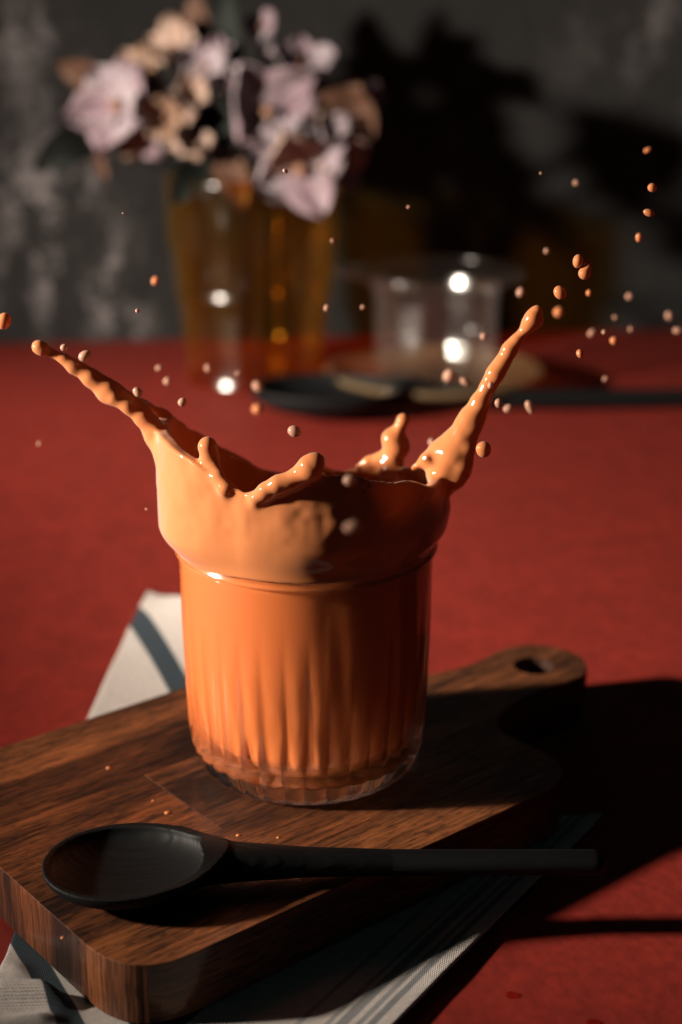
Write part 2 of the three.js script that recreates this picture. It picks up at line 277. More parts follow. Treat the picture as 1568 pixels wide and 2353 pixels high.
// ------------------------------------------------------------------ black wooden spoon
{
  const tip = atY(105, 1990, 3.0), neck = atY(500, 1968, 3.0), mid = atY(900, 1982, TOP + 0.42), end = atY(1376, 1980, TOP + 0.42), ctr = new THREE.Vector3().lerpVectors(tip, neck, 0.5); ctr.y = 3.02;
  const ax = neck.clone().sub(tip).setY(0).normalize(), L = tip.distanceTo(neck) / 2 + 0.1, W = 2.1, D = 0.9;
  const A = neck.clone().setY(2.85).addScaledVector(ax, -0.5), B = neck.clone().lerp(mid, 0.5).setY(2.68), C = mid.clone(), E2 = end.clone().addScaledVector(ax, -0.2);
  const seg = [[A, B, 0.78, 0.52], [B, C, 0.52, 0.46], [C, E2, 0.46, 0.44]].map(([p, q, ra, rb]) => {
    const dx = q.x - p.x, dy = q.y - p.y, dz = q.z - p.z, l2 = dx * dx + dy * dy + dz * dz;
    return (x, y, z) => { const t = clamp(((x - p.x) * dx + (y - p.y) * dy + (z - p.z) * dz) / l2), r = mix(ra, rb, t), ex = x - p.x - dx * t, ey = (y - p.y - dy * t) / 0.8, ez = z - p.z - dz * t; return (Math.hypot(ex, ey, ez) - r) * 0.85; };
  });
  const ell = (qx, qy, qz, a, b, c) => { const k0 = Math.hypot(qx / a, qy / b, qz / c), k1 = Math.hypot(qx / (a * a), qy / (b * b), qz / (c * c)); return k1 < 1e-6 ? -Math.min(a, b, c) : k0 * (k0 - 1) / k1; };
  const f = (x, y, z) => {
    const dx = x - ctr.x, dz = z - ctr.z, u = dx * ax.x + dz * ax.z, w = -dx * ax.z + dz * ax.x, egg = 1 - 0.07 * u / L, rim = ctr.y + 0.02 * u + 0.05 * (u / L) ** 2, q = y - rim;
    let bowl = ell(u, Math.min(q, 0.0) , w / egg, L, D, W); bowl = Math.max(bowl, q - 0.06);
    const d = smin(bowl, Math.min(seg[0](x, y, z), seg[1](x, y, z), seg[2](x, y, z)), 0.5);
    const hollow = ell(u + 0.12, q - 0.06, w / egg, L - 0.28, D - 0.22, W - 0.26);
    return -smin(-d, hollow, 0.1);
  };
  const lo = [ctr.x - L - 0.4, TOP - 0.1, ctr.z - 2.7], hi = [end.x + 0.7, 3.7, ctr.z + 2.7], o = [ctr.x, TOP, ctr.z];
  const g = isoMesh(f, lo, hi, 0.07, o), P = g.attributes.position, cut = (neck.x - ctr.x + 0.1) * CM, parts = [[], []], I = g.index.array;
  for (let i = 0; i < I.length; i += 3) parts[P.getX(I[i]) > cut ? 1 : 0].push(I[i], I[i + 1], I[i + 2]);
  const uv = new Float32Array(P.count * 2); for (let i = 0; i < P.count; i++) { uv[2 * i] = P.getX(i) / 0.15; uv[2 * i + 1] = (P.getZ(i) + P.getY(i)) / 0.15; }
  g.setAttribute('uv', new THREE.BufferAttribute(uv, 2));
  const spoonTex = tex(512, 512, (u, v) => { const k = 0.7 + 0.5 * fbmP(u, v, 6, 60, 3, 1); return [7 * k, 8.4 * k, 9.3 * k]; });
  const m = phys({ map: spoonTex, bumpMap: woodBump, bumpScale: 0.0003, roughness: 0.6, specularIntensity: 0.35 });
  const spoon = thing('wooden_spoon', 'black wooden spoon lying across the front of the board', 'spoon', o);
  ['bowl', 'handle'].forEach((name, k) => { const h = g.clone(); h.setIndex(parts[k]); mesh(name, h, m, spoon); });
}

// ------------------------------------------------------------------ another black spoon, lying before the vase with its handle running off to the right
{
  const C = new THREE.Vector3(-0.9, 2.1, -53.6), N = new THREE.Vector3(4.6, 1.5, -53.9), E3 = new THREE.Vector3(33, 0.75, -56.6), L = 5.4, W = 4.0, D = 2.0;
  const ell = (x, y, z, a, b, c) => { const k0 = Math.hypot(x / a, y / b, z / c), k1 = Math.hypot(x / (a * a), y / (b * b), z / (c * c)); return k1 < 1e-6 ? -Math.min(a, b, c) : k0 * (k0 - 1) / k1; };
  const neck = capsule(new THREE.Vector3(3.6, 1.75, -53.9), new THREE.Vector3(9, 1.15, -54.4), 1.1, 0.7), f = (x, y, z) => { const u = x - C.x, q = y - C.y, w = z - C.z; let d = Math.max(ell(u, Math.min(q, 0), w, L, D, W), q - 0.12); d = smin(d, neck(x, y, z), 0.9); return -smin(-d, ell(u, q - 0.12, w, L - 0.5, D - 0.5, W - 0.5), 0.15); };
  const black = phys({ color: lin(0.0035, 0.004, 0.0045), roughness: 0.6, specularIntensity: 0.4 });
  const spoon = thing('wooden_spoon', 'black serving spoon lying on the red table in front of the amber vase', 'spoon', [C.x, 0.1, C.z]);
  mesh('bowl', isoMesh(f, [-7, -0.2, -58.5], [9.6, 3.4, -49], 0.16, [C.x, 0.1, C.z]), black, spoon);
  const h = tube([new THREE.Vector3(8.2, 1.2, -54.3), new THREE.Vector3(20, 0.85, -55.4), E3], 0.68, 24, 14); h.translate(-C.x * CM, -0.1 * CM, -C.z * CM); mesh('handle', h, black, spoon);
}

// ------------------------------------------------------------------ the ribbed tumbler
const GX = -1.15, GZ = 0.4;                     // its axis
const outerR = (y) => { const t = [[2.1, 3.3], [2.2, 3.46], [2.5, 3.66], [3.0, 3.82], [3.8, 3.95], [5.2, 4.05], [7.5, 4.13], [10.0, 4.2]]; for (let i = 1; i < t.length; i++) if (y <= t[i][0]) return mix(t[i - 1][1], t[i][1], (y - t[i - 1][0]) / (t[i][0] - t[i - 1][0])); return 4.2; };
const RIBS = 34, ribSize = Array.from({ length: 40 }, (_, i) => 0.55 + 0.9 * ((i * 0.618) % 1)), rib = (a, y) => (0.05 + 0.07 * sstep(6, 3, y)) *  Math.pow(Math.abs(Math.cos(a * RIBS / 2)), 0.7) * sstep(9.4, 6.6, y);
const ribIn = (a, y) => { const q = a * RIBS / 2 + 0.6, w = Math.cos(q); return (0.11 + 0.19 * sstep(4.8, 3.4, y)) * ribSize[Math.floor(q / Math.PI + 0.5) % 34] * (Math.abs(w) - 0.5) * sstep(8.6, 3.5, y) + 0.09 * (fbm(a * 8, y * 0.5, 3) - 0.5) * sstep(8.2, 4.2, y); };
const paneGlass = phys({ color: lin(0.97, 0.975, 0.97), roughness: 0.035, transmission: 1, thickness: 0, ior: 1.5 });
const solidGlass = phys({ color: lin(0.985, 0.99, 0.985), roughness: 0.035, transmission: 1, thickness: 0.01, ior: 1.5 });
const wallGlass = phys({ color: lin(0.985, 0.99, 0.985), roughness: 0.035, transmission: 1, thickness: 0.01, ior: 1.5, transparent: true, opacity: 0.74 });
const teaR = (y) => outerR(y) - mix(0.42, 0.09, sstep(3.3, 7.0, y));       // radius of the filling
{
  const glass = thing('ribbed_tumbler', 'clear ribbed glass tumbler brimming with splashing milk tea', 'glass', [GX, TOP, GZ]);
  const skin = (a, y, r) => (r > 3.3 ? rib(a, y + TOP) * sstep(3.3, 3.6, r) : 0);
  const base = smoothProfile([[0, 0.16], [1.6, 0.14], [2.7, 0.08], [3.1, 0.02], [3.25, 0.0], [3.36, 0.03], [3.47, 0.12], [3.58, 0.26], [3.68, 0.45], [3.76, 0.68], [3.815, 0.9]], 50); const nb = base.length;
  base.push([3.8, 0.925], [3.2, 0.93], [2.6, 1.02], [2.0, 0.98], [1.2, 0.94], [0, 0.94]);
  mesh('base', turned(base, 340, (a, y, r, j) => j < nb ? skin(a, y, r) : 0), solidGlass, glass);
  const wall = []; for (let y = 3.05; y < 10.0; y += 0.12) wall.push([outerR(y), y - TOP]);
  const nw = wall.length; for (let y = 9.95; y > 3.7; y -= 0.2) wall.push([teaR(y) - 0.1, y - TOP]);
  wall.push([3.2, 1.55], [2.95, 1.3], [2.8, 1.1], [3.2, 0.95], wall[0]);
  mesh('wall', turned(wall, 340, (a, y, r, j) => j < nw || j === wall.length - 1 ? skin(a, y, r) : 0), wallGlass, glass);
  const bead = [[4.1, 9.88], [4.24, 9.9], [4.31, 9.94], [4.335, 9.99], [4.32, 10.04], [4.2, 10.27], [4.16, 10.3], [4.06, 10.3], [4.06, 9.9], [4.1, 9.88]].map(([r, y]) => [r, y - TOP]);
  mesh('shoulder_bead', turned(bead, 200), phys({ color: lin(0.985, 0.99, 0.985), roughness: 0.13, transmission: 1, thickness: 0.01, ior: 1.5, transparent: true, opacity: 0.6 }), glass);
  const lip = []; for (let i = 0; i <= 12; i++) lip.push([mix(4.2, 4.3, i / 12), mix(10.05, 11.1, i / 12) - TOP]);
  mesh('rim', turned(lip, 160), paneGlass, glass);
}

// ------------------------------------------------------------------ milk tea: the filling, and the crown that leaps out of the glass
const teaBody = phys({ color: lin(0.7, 0.185, 0.042), roughness: 0.5 });
const teaSplash = phys({ color: lin(0.56, 0.175, 0.04), roughness: 0.9, transmission: 0.25, thickness: 0, clearcoat: 1, clearcoatRoughness: 0.09 });
{
  const tea = thing('milk_tea', 'orange-brown milk tea filling the tumbler and leaping up in a crown with two long jets', 'drink', [GX, TOP, GZ]);
  const fill = [[0, 0.84], [1.2, 0.84], [2.3, 0.92], [2.85, 1.06], [3.2, 1.28], [3.42, 1.5]]; for (let y = 3.75; y <= 10.35; y += 0.15) fill.push([teaR(y), y - TOP]);
  fill.push([4.05, 10.5 - TOP], [3.6, 10.42 - TOP], [2, 10.35 - TOP], [0, 10.4 - TOP]);
  mesh('filling', turned(fill, 340, (a, y, r) => r > 2.6 && y + TOP < 10.2 ? ribIn(a, y + TOP) * sstep(2.6, 3.5, r) : 0), teaBody, tea);

  const R0 = 4.5, prof = [];                     // top edge of the crown: angle round the axis, height
  const edge = (px, py, far, r = R0) => { const p = atCylinder(px, py, GX, GZ, r, far); prof.push([Math.atan2(p.z - GZ, p.x - GX), p.y]); };
  for (const [x, y] of [[384, 1000], [430, 1045], [490, 1098], [545, 1132], [590, 1147], [640, 1128], [700, 1100], [760, 1092], [830, 1098], [900, 1112], [960, 1108], [1004, 1120]]) edge(x, y, false);
  for (const [x, y] of [[388, 955], [440, 985], [520, 1032], [600, 1074], [680, 1086], [760, 1082], [840, 1070], [900, 1078], [960, 1070], [1010, 1068]]) edge(x, y, true);
  prof.sort((a, b) => a[0] - b[0]);
  const table = new Float32Array(721); for (let i = 0; i <= 720; i++) {
    const a = -Math.PI + i / 720 * Math.PI * 2; let k = prof.findIndex((p) => p[0] > a); let p, q;
    if (k <= 0) { p = prof[prof.length - 1]; q = prof[0]; const pa = k === 0 ? p[0] - 2 * Math.PI : p[0], qa = k === 0 ? q[0] : q[0] + 2 * Math.PI; table[i] = mix(p[1], q[1], sstep(0, 1, (a - pa) / (qa - pa))); }
    else { p = prof[k - 1]; q = prof[k]; table[i] = mix(p[1], q[1], sstep(0, 1, (a - p[0]) / (q[0] - p[0]))); }
  }
  const soft = new Float32Array(721); for (let i = 0; i <= 720; i++) { let s = 0; for (let d = -12; d <= 12; d++) s += table[((i + d) % 720 + 720) % 720]; soft[i] = s / 25; }
  const topAt = (a) => { const t = (a + Math.PI) / (2 * Math.PI) * 720, i = Math.floor(t); return mix(soft[clamp(i, 0, 720)], soft[clamp(i + 1, 0, 720)], t - i); };
  const caps = [], chain = (pts) => { for (let i = 0; i < pts.length - 1; i++) caps.push(capsule(pts[i][0], pts[i + 1][0], pts[i][1], pts[i + 1][1])); };
  const P = (px, py, z, r) => [atZ(px, py, z), r];
  // left jet: a ropey strand that thins, swells and ends in a blob
  chain([P(88, 797, 0.6, 0.19), P(98, 802, 0.6, 0.16), P(122, 813, 0.6, 0.085), P(150, 826, 0.6, 0.12), P(172, 842, 0.6, 0.2), P(190, 852, 0.6, 0.17), P(210, 868, 0.6, 0.26), P(228, 880, 0.6, 0.23), P(250, 900, 0.6, 0.33), P(275, 912, 0.6, 0.28), P(300, 925, 0.6, 0.2), P(325, 945, 0.6, 0.24), P(345, 975, 0.6, 0.28), P(362, 1005, 0.8, 0.34), P(385, 1040, 1.2, 0.4)]);
  chain([P(300, 925, 0.6, 0.15), P(330, 935, 0.0, 0.16), P(370, 960, -0.6, 0.26), P(410, 985, -1.4, 0.22)]);
  chain([P(262, 918, 0.9, 0.12), P(295, 936, 0.9, 0.15), P(330, 962, 0.9, 0.2), P(352, 985, 1.0, 0.24)]);
  // a drop on a stalk inside the left lip
  chain([P(478, 1026, 3.3, 0.31), P(484, 1046, 3.35, 0.24), P(493, 1068, 3.5, 0.12), P(505, 1094, 3.8, 0.12), P(518, 1124, 4.1, 0.22)]);
  // a finger rising from the front lip
  chain([P(590, 1146, 4.5, 0.18), P(612, 1126, 4.6, 0.2), P(640, 1112, 4.7, 0.22), P(668, 1105, 4.7, 0.21), P(692, 1090, 4.7, 0.24), P(712, 1074, 4.8, 0.33), P(724, 1064, 4.8, 0.3)]);
  // the knobbly column at the right
  chain([P(927, 966, -3.0, 0.25), P(916, 988, -3.0, 0.17), P(905, 1008, -3.0, 0.36), P(912, 1026, -3.0, 0.42), P(904, 1048, -3.0, 0.29), P(900, 1080, -2.8, 0.32), P(905, 1105, -2.6, 0.5)]);
  chain([P(822, 1072, -3.2, 0.09), P(850, 1062, -3.2, 0.17), P(878, 1056, -3.1, 0.22), P(900, 1066, -3.0, 0.28)]);
  // right jet
  chain([P(1236, 713, 0.8, 0.16), P(1226, 731, 0.8, 0.21), P(1214, 744, 0.8, 0.14), P(1203, 762, 0.8, 0.09), P(1186, 784, 0.8, 0.15), P(1170, 804, 0.8, 0.21), P(1152, 835, 0.8, 0.19), P(1138, 860, 0.8, 0.24), P(1122, 890, 0.8, 0.22), P(1104, 925, 0.8, 0.29), P(1084, 962, 0.8, 0.36), P(1070, 990, 0.8, 0.38), P(1058, 1015, 0.8, 0.42), P(1045, 1045, 0.8, 0.55), P(1022, 1085, 0.6, 0.6)]);
  chain([P(1236, 738, 0.8, 0.13), P(1222, 740, 0.8, 0.15)]);
  chain([P(950, 1075, 0.4, 0.09), P(985, 1055, 0.5, 0.2), P(1015, 1038, 0.6, 0.34), P(1044, 1014, 0.7, 0.4)]);
  chain([P(1062, 1080, 0.8, 0.3), P(1040, 1100, 0.6, 0.32), P(1010, 1125, 0.4, 0.32)]);
  chain([P(268, 905, 0.3, 0.07), P(300, 910, 0.1, 0.05), P(334, 932, -0.2, 0.06), P(372, 957, -0.6, 0.12)]);
  chain([P(1090, 985, 1.0, 0.12), P(1078, 1030, 1.1, 0.16), P(1066, 1068, 1.1, 0.22), P(1050, 1100, 0.9, 0.24)]);
  chain([P(770, 1088, -3.6, 0.1), P(742, 1078, -3.4, 0.13)]);
  const f = (x, y, z) => {
    const dx = x - GX, dz = z - GZ, r = Math.hypot(dx, dz);
    let d = 9;
    if (r > 2.6 && r < 6.4 && y < 15.6) {
      const a = Math.atan2(dz, dx), h = topAt(a), left = sstep(0.45, 0.98, -Math.cos(a)), right = sstep(0.55, 0.98, Math.cos(a)), side = Math.max(left, right);
      const low = 10.12 - 0.12 * left + 0.02 * Math.sin(a * 7 + 1), t = (y - low);
      const lump = 0.42 * (fbm(x * 0.4 + 20, z * 0.4 + y * 0.28 + 20, 1) - 0.5) + 0.05 * (fbm(x * 1.1 + z * 0.6 + 40, y * 0.9 - z * 0.7 + 40, 2, 1) - 0.5);
      const rm = 4.16 + 0.4 * left * sstep(-0.1, 0.9, t) + 0.2 * right * sstep(0.1, 0.7, t) * sstep(2.0, 1.0, t) + lump * sstep(0.2, 1.2, t) + 0.08 * (1 - side) * sstep(0.2, 2.2, t), th = mix(0.1, 0.13, sstep(0, 0.8, t)) + 0.1 * side * sstep(0, 0.5, t) - 0.05 * sstep(1.4, 2.6, t) * (1 - left);
      const er = Math.abs(r - rm) - th + 0.1, ey = Math.max(y - h, low - y) + 0.1;
      d = Math.min(Math.max(er, ey), 0) + Math.hypot(Math.max(er, 0), Math.max(ey, 0)) - 0.1;
    }
    for (const c of caps) { const e = c(x, y, z); if (e < 8) d = d > 8 ? e : smin(d, e, 0.26); }
    if (d < 0.6 && y > 10.9) d += 0.09 * (fbm(x * 1.7 + 30, y * 1.7 + z * 0.9 + 30, 2, 2) - 0.5) * sstep(10.9, 12.2, y);
    return d;
  };
  mesh('splash_crown', isoMesh(f, [-10.6, 9.7, -5.3], [7.2, 18.6, 6.1], 0.085, [GX, TOP, GZ]), teaSplash, tea);
}

// ------------------------------------------------------------------ flying droplets
{
  const orange = phys({ color: lin(0.56, 0.175, 0.04), roughness: 0.9, transmission: 0.3, thickness: 0, clearcoat: 1, clearcoatRoughness: 0.09 });
  const pale = phys({ color: lin(0.48, 0.24, 0.15), roughness: 0.9, transmission: 0.4, thickness: 0, clearcoat: 1, clearcoatRoughness: 0.09 });
  const ball = (seed, lump) => { const g = new THREE.SphereGeometry(1, 24, 16), p = g.attributes.position, r = rng(seed), k = [r() * 6, r() * 6, r() * 6]; for (let i = 0; i < p.count; i++) { const x = p.getX(i), y = p.getY(i), z = p.getZ(i), s = 1 + lump * (Math.sin(x * 2 + k[0]) + Math.sin(y * 2.3 + k[1]) + Math.sin(z * 2.1 + k[2])) / 3; p.setXYZ(i, x * s, y * s, z * s); } const h = mergeVertices(g); h.computeVertexNormals(); return h; };
  const shapes = [0, 1, 2, 3, 4].map((i) => ball(5 + i, 0.08 + 0.05 * i));
  let n = 0;
  const drop = (px, py, rpx, z, kind, label, group, sx = 1, sy = 1, tilt = 0) => {
    const p = atZ(px, py, z), r = rpx * EYE.distanceTo(p) / FPX * CM;
    const o = single('tea_droplet', shapes[n++ % 5], kind ? pale : orange, label, 'droplet', [p.x, p.y, p.z], group); const st = sx === 1 && sy === 1 ? 0.85 + 0.4 * ((n * 0.618) % 1) : 1; o.scale.set(r * sx / Math.sqrt(st), r * sy * st, r); o.rotation.z = tilt || (n * 1.7) % 3;
  };
  const L = 'round pale pinkish droplet flying beside the left jet of tea', LG = 'pale droplets by the left jet';
  drop(10, 738, 15, 0, 0, 'large stretched orange droplet flying far out beyond the tip of the left jet', undefined, 1, 1.25, -0.4);
  for (const [x, y, r] of [[148, 799, 8.5], [197, 818, 13], [316, 901, 10], [420, 924, 9.5]]) drop(x, y, r, 1, 1, L, LG);
  drop(677, 991, 13.5, 1.5, 1, 'large pale glossy droplet hanging above the middle of the glass');
  for (const [x, y, r, z] of [[385, 876, 9, -9], [367, 846, 7, -9], [478, 846, 7, -12], [547, 858, 5, -10], [593, 888, 11, -14], [316, 714, 5, 2], [91, 1020, 5, -9], [751, 708, 6, -5], [835, 706, 5, -6], [764, 553, 4, -6], [337, 1170, 3, 1], [939, 476, 4, -4], [283, 490, 2, 0], [656, 393, 5, 3]]) drop(x, y, r, z, 1, 'small pale droplet flying above the left half of the glass', 'small pale droplets left of the knobbly column');
  for (const [x, y, r, z] of [[357, 645, 8, -10], [593, 940, 12, -14]]) drop(x, y, r, z, 0, 'small soft orange droplet flying in front of the amber vase', 'orange droplets by the vase');
  for (const [x, y, r, z] of [[803, 1104, 14, 12], [809, 1212, 15, 16]]) drop(x, y, r, z, 1, 'blurred pale droplet flying in front of the tumbler', 'blurred droplets before the tumbler');
  drop(1111, 1033, 17, 3.6, 0, 'large bright orange droplet flying at the foot of the right jet', undefined, 1.05, 0.9, 0.2);
  drop(1287, 672, 15, 2, 0, 'squarish brown-orange droplet flying beyond the tip of the right jet');
  drop(1329, 601, 13, 2, 0, 'upright oval brown-orange droplet flying next to a two-lobed one', undefined, 0.9, 1.2, -0.15);
  { // two lobes in one drop
    const c = atZ(1346, 622, 2), A = atZ(1352, 608, 2), B = atZ(1344, 628, 2), f1 = capsule(A, A, 0.13, 0.13), f2 = capsule(B, B, 0.19, 0.19);
    single('tea_droplet', isoMesh((x, y, z) => smin(f1(x, y, z), f2(x, y, z), 0.12), [c.x - 0.7, c.y - 0.7, c.z - 0.5], [c.x + 0.7, c.y + 0.7, c.z + 0.5], 0.03, [c.x, c.y, c.z]), orange, 'two-lobed brown-orange droplet flying beyond the tip of the right jet', 'droplet', [c.x, c.y, c.z]);
  }
  for (const [x, y, r, z, k] of [[1500, 431, 10, 3, 0], [1491, 489, 9, 3, 0], [1468, 546, 7.5, -4, 0], [1354, 673, 7, -4, 0], [1334, 813, 9, 1, 0], [1412, 783, 9, -6, 0], [1388, 763, 5, -3, 1], [1360, 765, 7, -12, 1], [1284, 717, 11, -12, 0], [1196, 671, 9, -10, 1], [1257, 577, 6, -9, 1], [1446, 681, 7, -14, 1], [1489, 345, 6, -9, 0], [1324, 420, 6, -12, 1], [1391, 870, 5, -10, 1], [1414, 730, 5, -12, 1], [1450, 757, 5, -12, 1], [1559, 760, 8, -12, 1], [1243, 398, 3, -3, 1], [1538, 725, 9, -16, 1]]) drop(x, y, r, z, k, 'small droplet scattered in the dark air beyond the right jet', 'droplets scattered beyond the right jet');
  for (const [x, y, r, z] of [[993, 1017, 9, -5], [1033, 865, 14, -9], [1070, 878, 9, -8], [1112, 773, 8, -6], [1128, 885, 8, 1.4]]) drop(x, y, r, z, 1, 'pale droplet flying in front of the glass cup and saucer, left of the right jet', 'droplets before the cup');
  for (const [x, y, r, z] of [[1145, 927, 10, 1], [1168, 940, 10, -3], [1218, 936, 11, -3]]) drop(x, y, r, z, 1, 'pale droplet in a row under the saucer rim, right of the jet', 'row of droplets under the saucer rim');
  for (const [x, y, r] of [[1175, 2288, 13], [1362, 2352, 14]]) { const p = atY(x, y, 0); const o = single('spilt_drop', new THREE.SphereGeometry(1, 24, 12, 0, Math.PI * 2, 0, Math.PI / 2), phys({ color: lin(0.9, 0.55, 0.5), transmission: 1, thickness: 0, roughness: 0.02, ior: 1.33 }), 'clear bead of liquid lying on the red table by the towel', 'droplet', [p.x, 0.005, p.z], 'spilt beads on the table'); o.scale.set(r * 0.012 * CM, 0.1 * CM, r * 0.012 * CM); }
}

{
  const bead = new THREE.SphereGeometry(1, 20, 10, 0, Math.PI * 2, 0, Math.PI / 2), tea = phys({ color: lin(0.5, 0.16, 0.04), roughness: 0.5, clearcoat: 1, clearcoatRoughness: 0.08 });
  for (const [x, y, r] of [[145, 2155, 0.07], [385, 1868, 0.1], [548, 1920, 0.08], [250, 1765, 0.09], [640, 1925, 0.06], [352, 1840, 0.05]]) { const p = atY(x, y, TOP), o = single('tea_bead', bead, tea, 'tiny bead of spilt milk tea lying on the wooden board', 'droplet', [p.x, TOP, p.z], 'spilt beads on the board'); o.scale.set(r * CM, 0.6 * r * CM, 0.85 * r * CM); }
}

// ------------------------------------------------------------------ amber vase
const VX = -6.6, VZ = -65;
const amber = phys({ color: lin(0.95, 0.74, 0.36), roughness: 0.19, specularIntensity: 0.7, transmission: 1, thickness: 0, ior: 1.55 });
{
  const vase = thing('amber_vase', 'thick amber glass vase with a faceted upper half, holding the flowers', 'vase', [VX, 0, VZ]);
  const out = smoothProfile([[0, 0.15], [3.5, 0.1], [5.0, 0], [5.35, 0.25], [5.2, 0.9], [5.25, 2.2], [5.45, 4.2], [5.65, 6.2], [5.85, 6.6], [5.95, 7.0], [5.85, 7.4], [5.9, 8.5], [6.15, 11.5], [6.4, 14.6], [6.42, 15.3], [6.2, 15.5], [5.95, 15.2], [5.7, 11.5], [5.4, 8], [5.0, 4], [4.7, 2.0], [3.6, 1.35], [0, 1.3]], 110);
  mesh('body', turned(out, 160, (a, y, r, j) => { if (j > 66) return 0; const up = Math.max(0, Math.cos(a * 12) * Math.cos((y - 7.4) * 0.78)); return y > 7.4 ? 0.28 * up * sstep(15, 13.8, y) * sstep(7.4, 8.2, y) : -0.16 * Math.pow(Math.abs(Math.cos(a * 10)), 0.6) * sstep(0.8, 1.8, y) * sstep(6.4, 5.6, y); }), amber, vase);
}

// ------------------------------------------------------------------ flowers
function petalGeometry(len, wid, cup, wave, seed) {      // rounded, cupped, with a wavy edge and real thickness; root at the origin, along +x, face up
  const ns = 14, nt = 10, pos = [], uv = [], idx = [], r = rng(seed), k = r() * 6, row = nt + 1, count = (ns + 1) * row;
  for (const side of [0, 1]) for (let i = 0; i <= ns; i++) for (let j = 0; j <= nt; j++) {
    const s = i / ns, t = j / nt * 2 - 1, w = wid * Math.pow(Math.sin(Math.PI * Math.pow(clamp(s * 0.94 + 0.05), 0.72)), 0.6);
    const x = len * (s - 0.07 * t * t * s), z = t * w * 0.5, y = cup * len * (s * s * 0.55 + t * t * 0.32 * s) - 0.25 * cup * len * sstep(0.75, 1, s) + wave * Math.sin(t * 5 + k + s * 3) * s * s * 0.12 * len - (side ? 0.05 : 0);
    pos.push(x * CM, y * CM, z * CM); uv.push(s, j / nt);
  }
  for (let i = 0; i < ns; i++) for (let j = 0; j < nt; j++) { const a = i * row + j, b = a + row; idx.push(a, a + 1, b, a + 1, b + 1, b, a + count, b + count, a + 1 + count, a + 1 + count, b + count, b + 1 + count); }
  const ring = []; for (let j = 0; j < nt; j++) ring.push(j); for (let i = 0; i < ns; i++) ring.push(i * row + nt); for (let j = nt; j > 0; j--) ring.push(ns * row + j); for (let i = ns; i > 0; i--) ring.push(i * row);
  for (let q = 0; q < ring.length; q++) { const a = ring[q], b = ring[(q + 1) % ring.length]; idx.push(a, b + count, b, a, a + count, b + count); }
  const g = new THREE.BufferGeometry(); g.setAttribute('position', new THREE.Float32BufferAttribute(pos, 3)); g.setAttribute('uv', new THREE.Float32BufferAttribute(uv, 2)); g.setIndex(idx); g.computeVertexNormals(); return g;
}
const petalTex = (rgb, vein) => tex(128, 128, (u, v) => { const k = sstep(0.35, 0.75, fbmP(u, v, 2, 26, 2)), p = sstep(0.55, 0.75, fbmP(u, v, 7, 7, 3, 1)); return rgb.map((c, i) => 0.74 * mix(mix(c, vein[i], 0.5 * k), 235, 0.25 * p)); });
const petalMat = (rgb, vein) => phys({ map: petalTex(rgb, vein), roughness: 0.85, transmission: 0.22, thickness: 0 });
const LILAC = petalMat([184, 158, 168], [92, 50, 74]), CREAM = petalMat([218, 184, 164], [180, 130, 108]), PALE = petalMat([200, 184, 192], [150, 122, 142]), TAN = petalMat([176, 134, 104], [120, 84, 60]);
const BROWN = phys({ map: petalTex([104, 64, 40], [70, 42, 26]), roughness: 0.8 }), GREEN = phys({ color: lin(0.005, 0.008, 0.0065), roughness: 0.7, specularIntensity: 0.4 }), CENTRE = phys({ color: lin(0.2, 0.1, 0.06), roughness: 0.8 });
const petalShapes = [0, 1, 2, 3].map((i) => petalGeometry(1, 0.95, 0.55, 1, 31 + i)), mouth = new THREE.Vector3(VX, 13, VZ);
function stemTo(p, sx) { const q = new THREE.Vector3(VX + sx, 3.2, VZ + (p.z - VZ) * 0.25), m = mouth.clone().lerp(p, 0.15); m.x += sx * 0.6; return tube([q, m, p.clone().lerp(m, 0.35).add(new THREE.Vector3(0, 0.8, 0)), p], 0.16, 20, 6); }
function flower(px, py, z, rpx, mat, face, n, label, spin = 0, group = 'flowers in the amber vase', mats) {
  const p = atZ(px, py, z), r = rpx * EYE.distanceTo(p) / FPX, f = thing('flower', label, 'flower', [VX, 3.2, VZ], group), base = new THREE.Vector3(VX, 3.2, VZ).multiplyScalar(CM), rn = rng(px * 7 + py);
  const stem = stemTo(p, (p.x - VX) * 0.25); stem.translate(-base.x, -base.y, -base.z); mesh('stem', stem, GREEN, f);
  const head = new THREE.Group(); head.quaternion.setFromUnitVectors(new THREE.Vector3(0, 1, 0), new THREE.Vector3(...face).normalize()); head.updateMatrix();
  for (let i = 0; i < n; i++) {
    const o = mesh('petal', petalShapes[i % 4], mats ? mats[i % mats.length] : mat, f), q = new THREE.Quaternion().setFromAxisAngle(new THREE.Vector3(0, 1, 0), spin + i / n * Math.PI * 2 + (rn() - 0.5) * 0.35), tilt = new THREE.Quaternion().setFromAxisAngle(new THREE.Vector3(0, 0, 1), (rn() - 0.3) * 0.5);
    o.quaternion.copy(head.quaternion).multiply(q).multiply(tilt); o.scale.set(r * (0.92 + 0.24 * rn()), r * (0.9 + 0.6 * rn()), r * (1.05 + 0.3 * rn())); o.position.copy(p).multiplyScalar(CM).sub(base);
  }
  const c = mesh('flower_centre', new THREE.SphereGeometry(0.14 * r * CM, 12, 8), CENTRE, f); c.position.copy(p).addScaledVector(new THREE.Vector3(...face).normalize(), 0.1 * r).multiplyScalar(CM).sub(base);
}
flower(275, 245, -61, 105, LILAC, [-0.55, 0.3, 0.9], 5, 'big lilac flower at the left end of the bouquet', 0.4, undefined, [LILAC, PALE, LILAC]);
flower(392, 118, -65, 72, CREAM, [-0.4, 0.8, 0.7], 5, 'cream pink flower at the upper left of the bouquet', 1.0);
flower(470, 158, -63, 62, PALE, [0.1, 0.5, 1], 5, 'pale lilac flower between the cream one and the leafless gap', 0.2, undefined, [PALE, LILAC]);
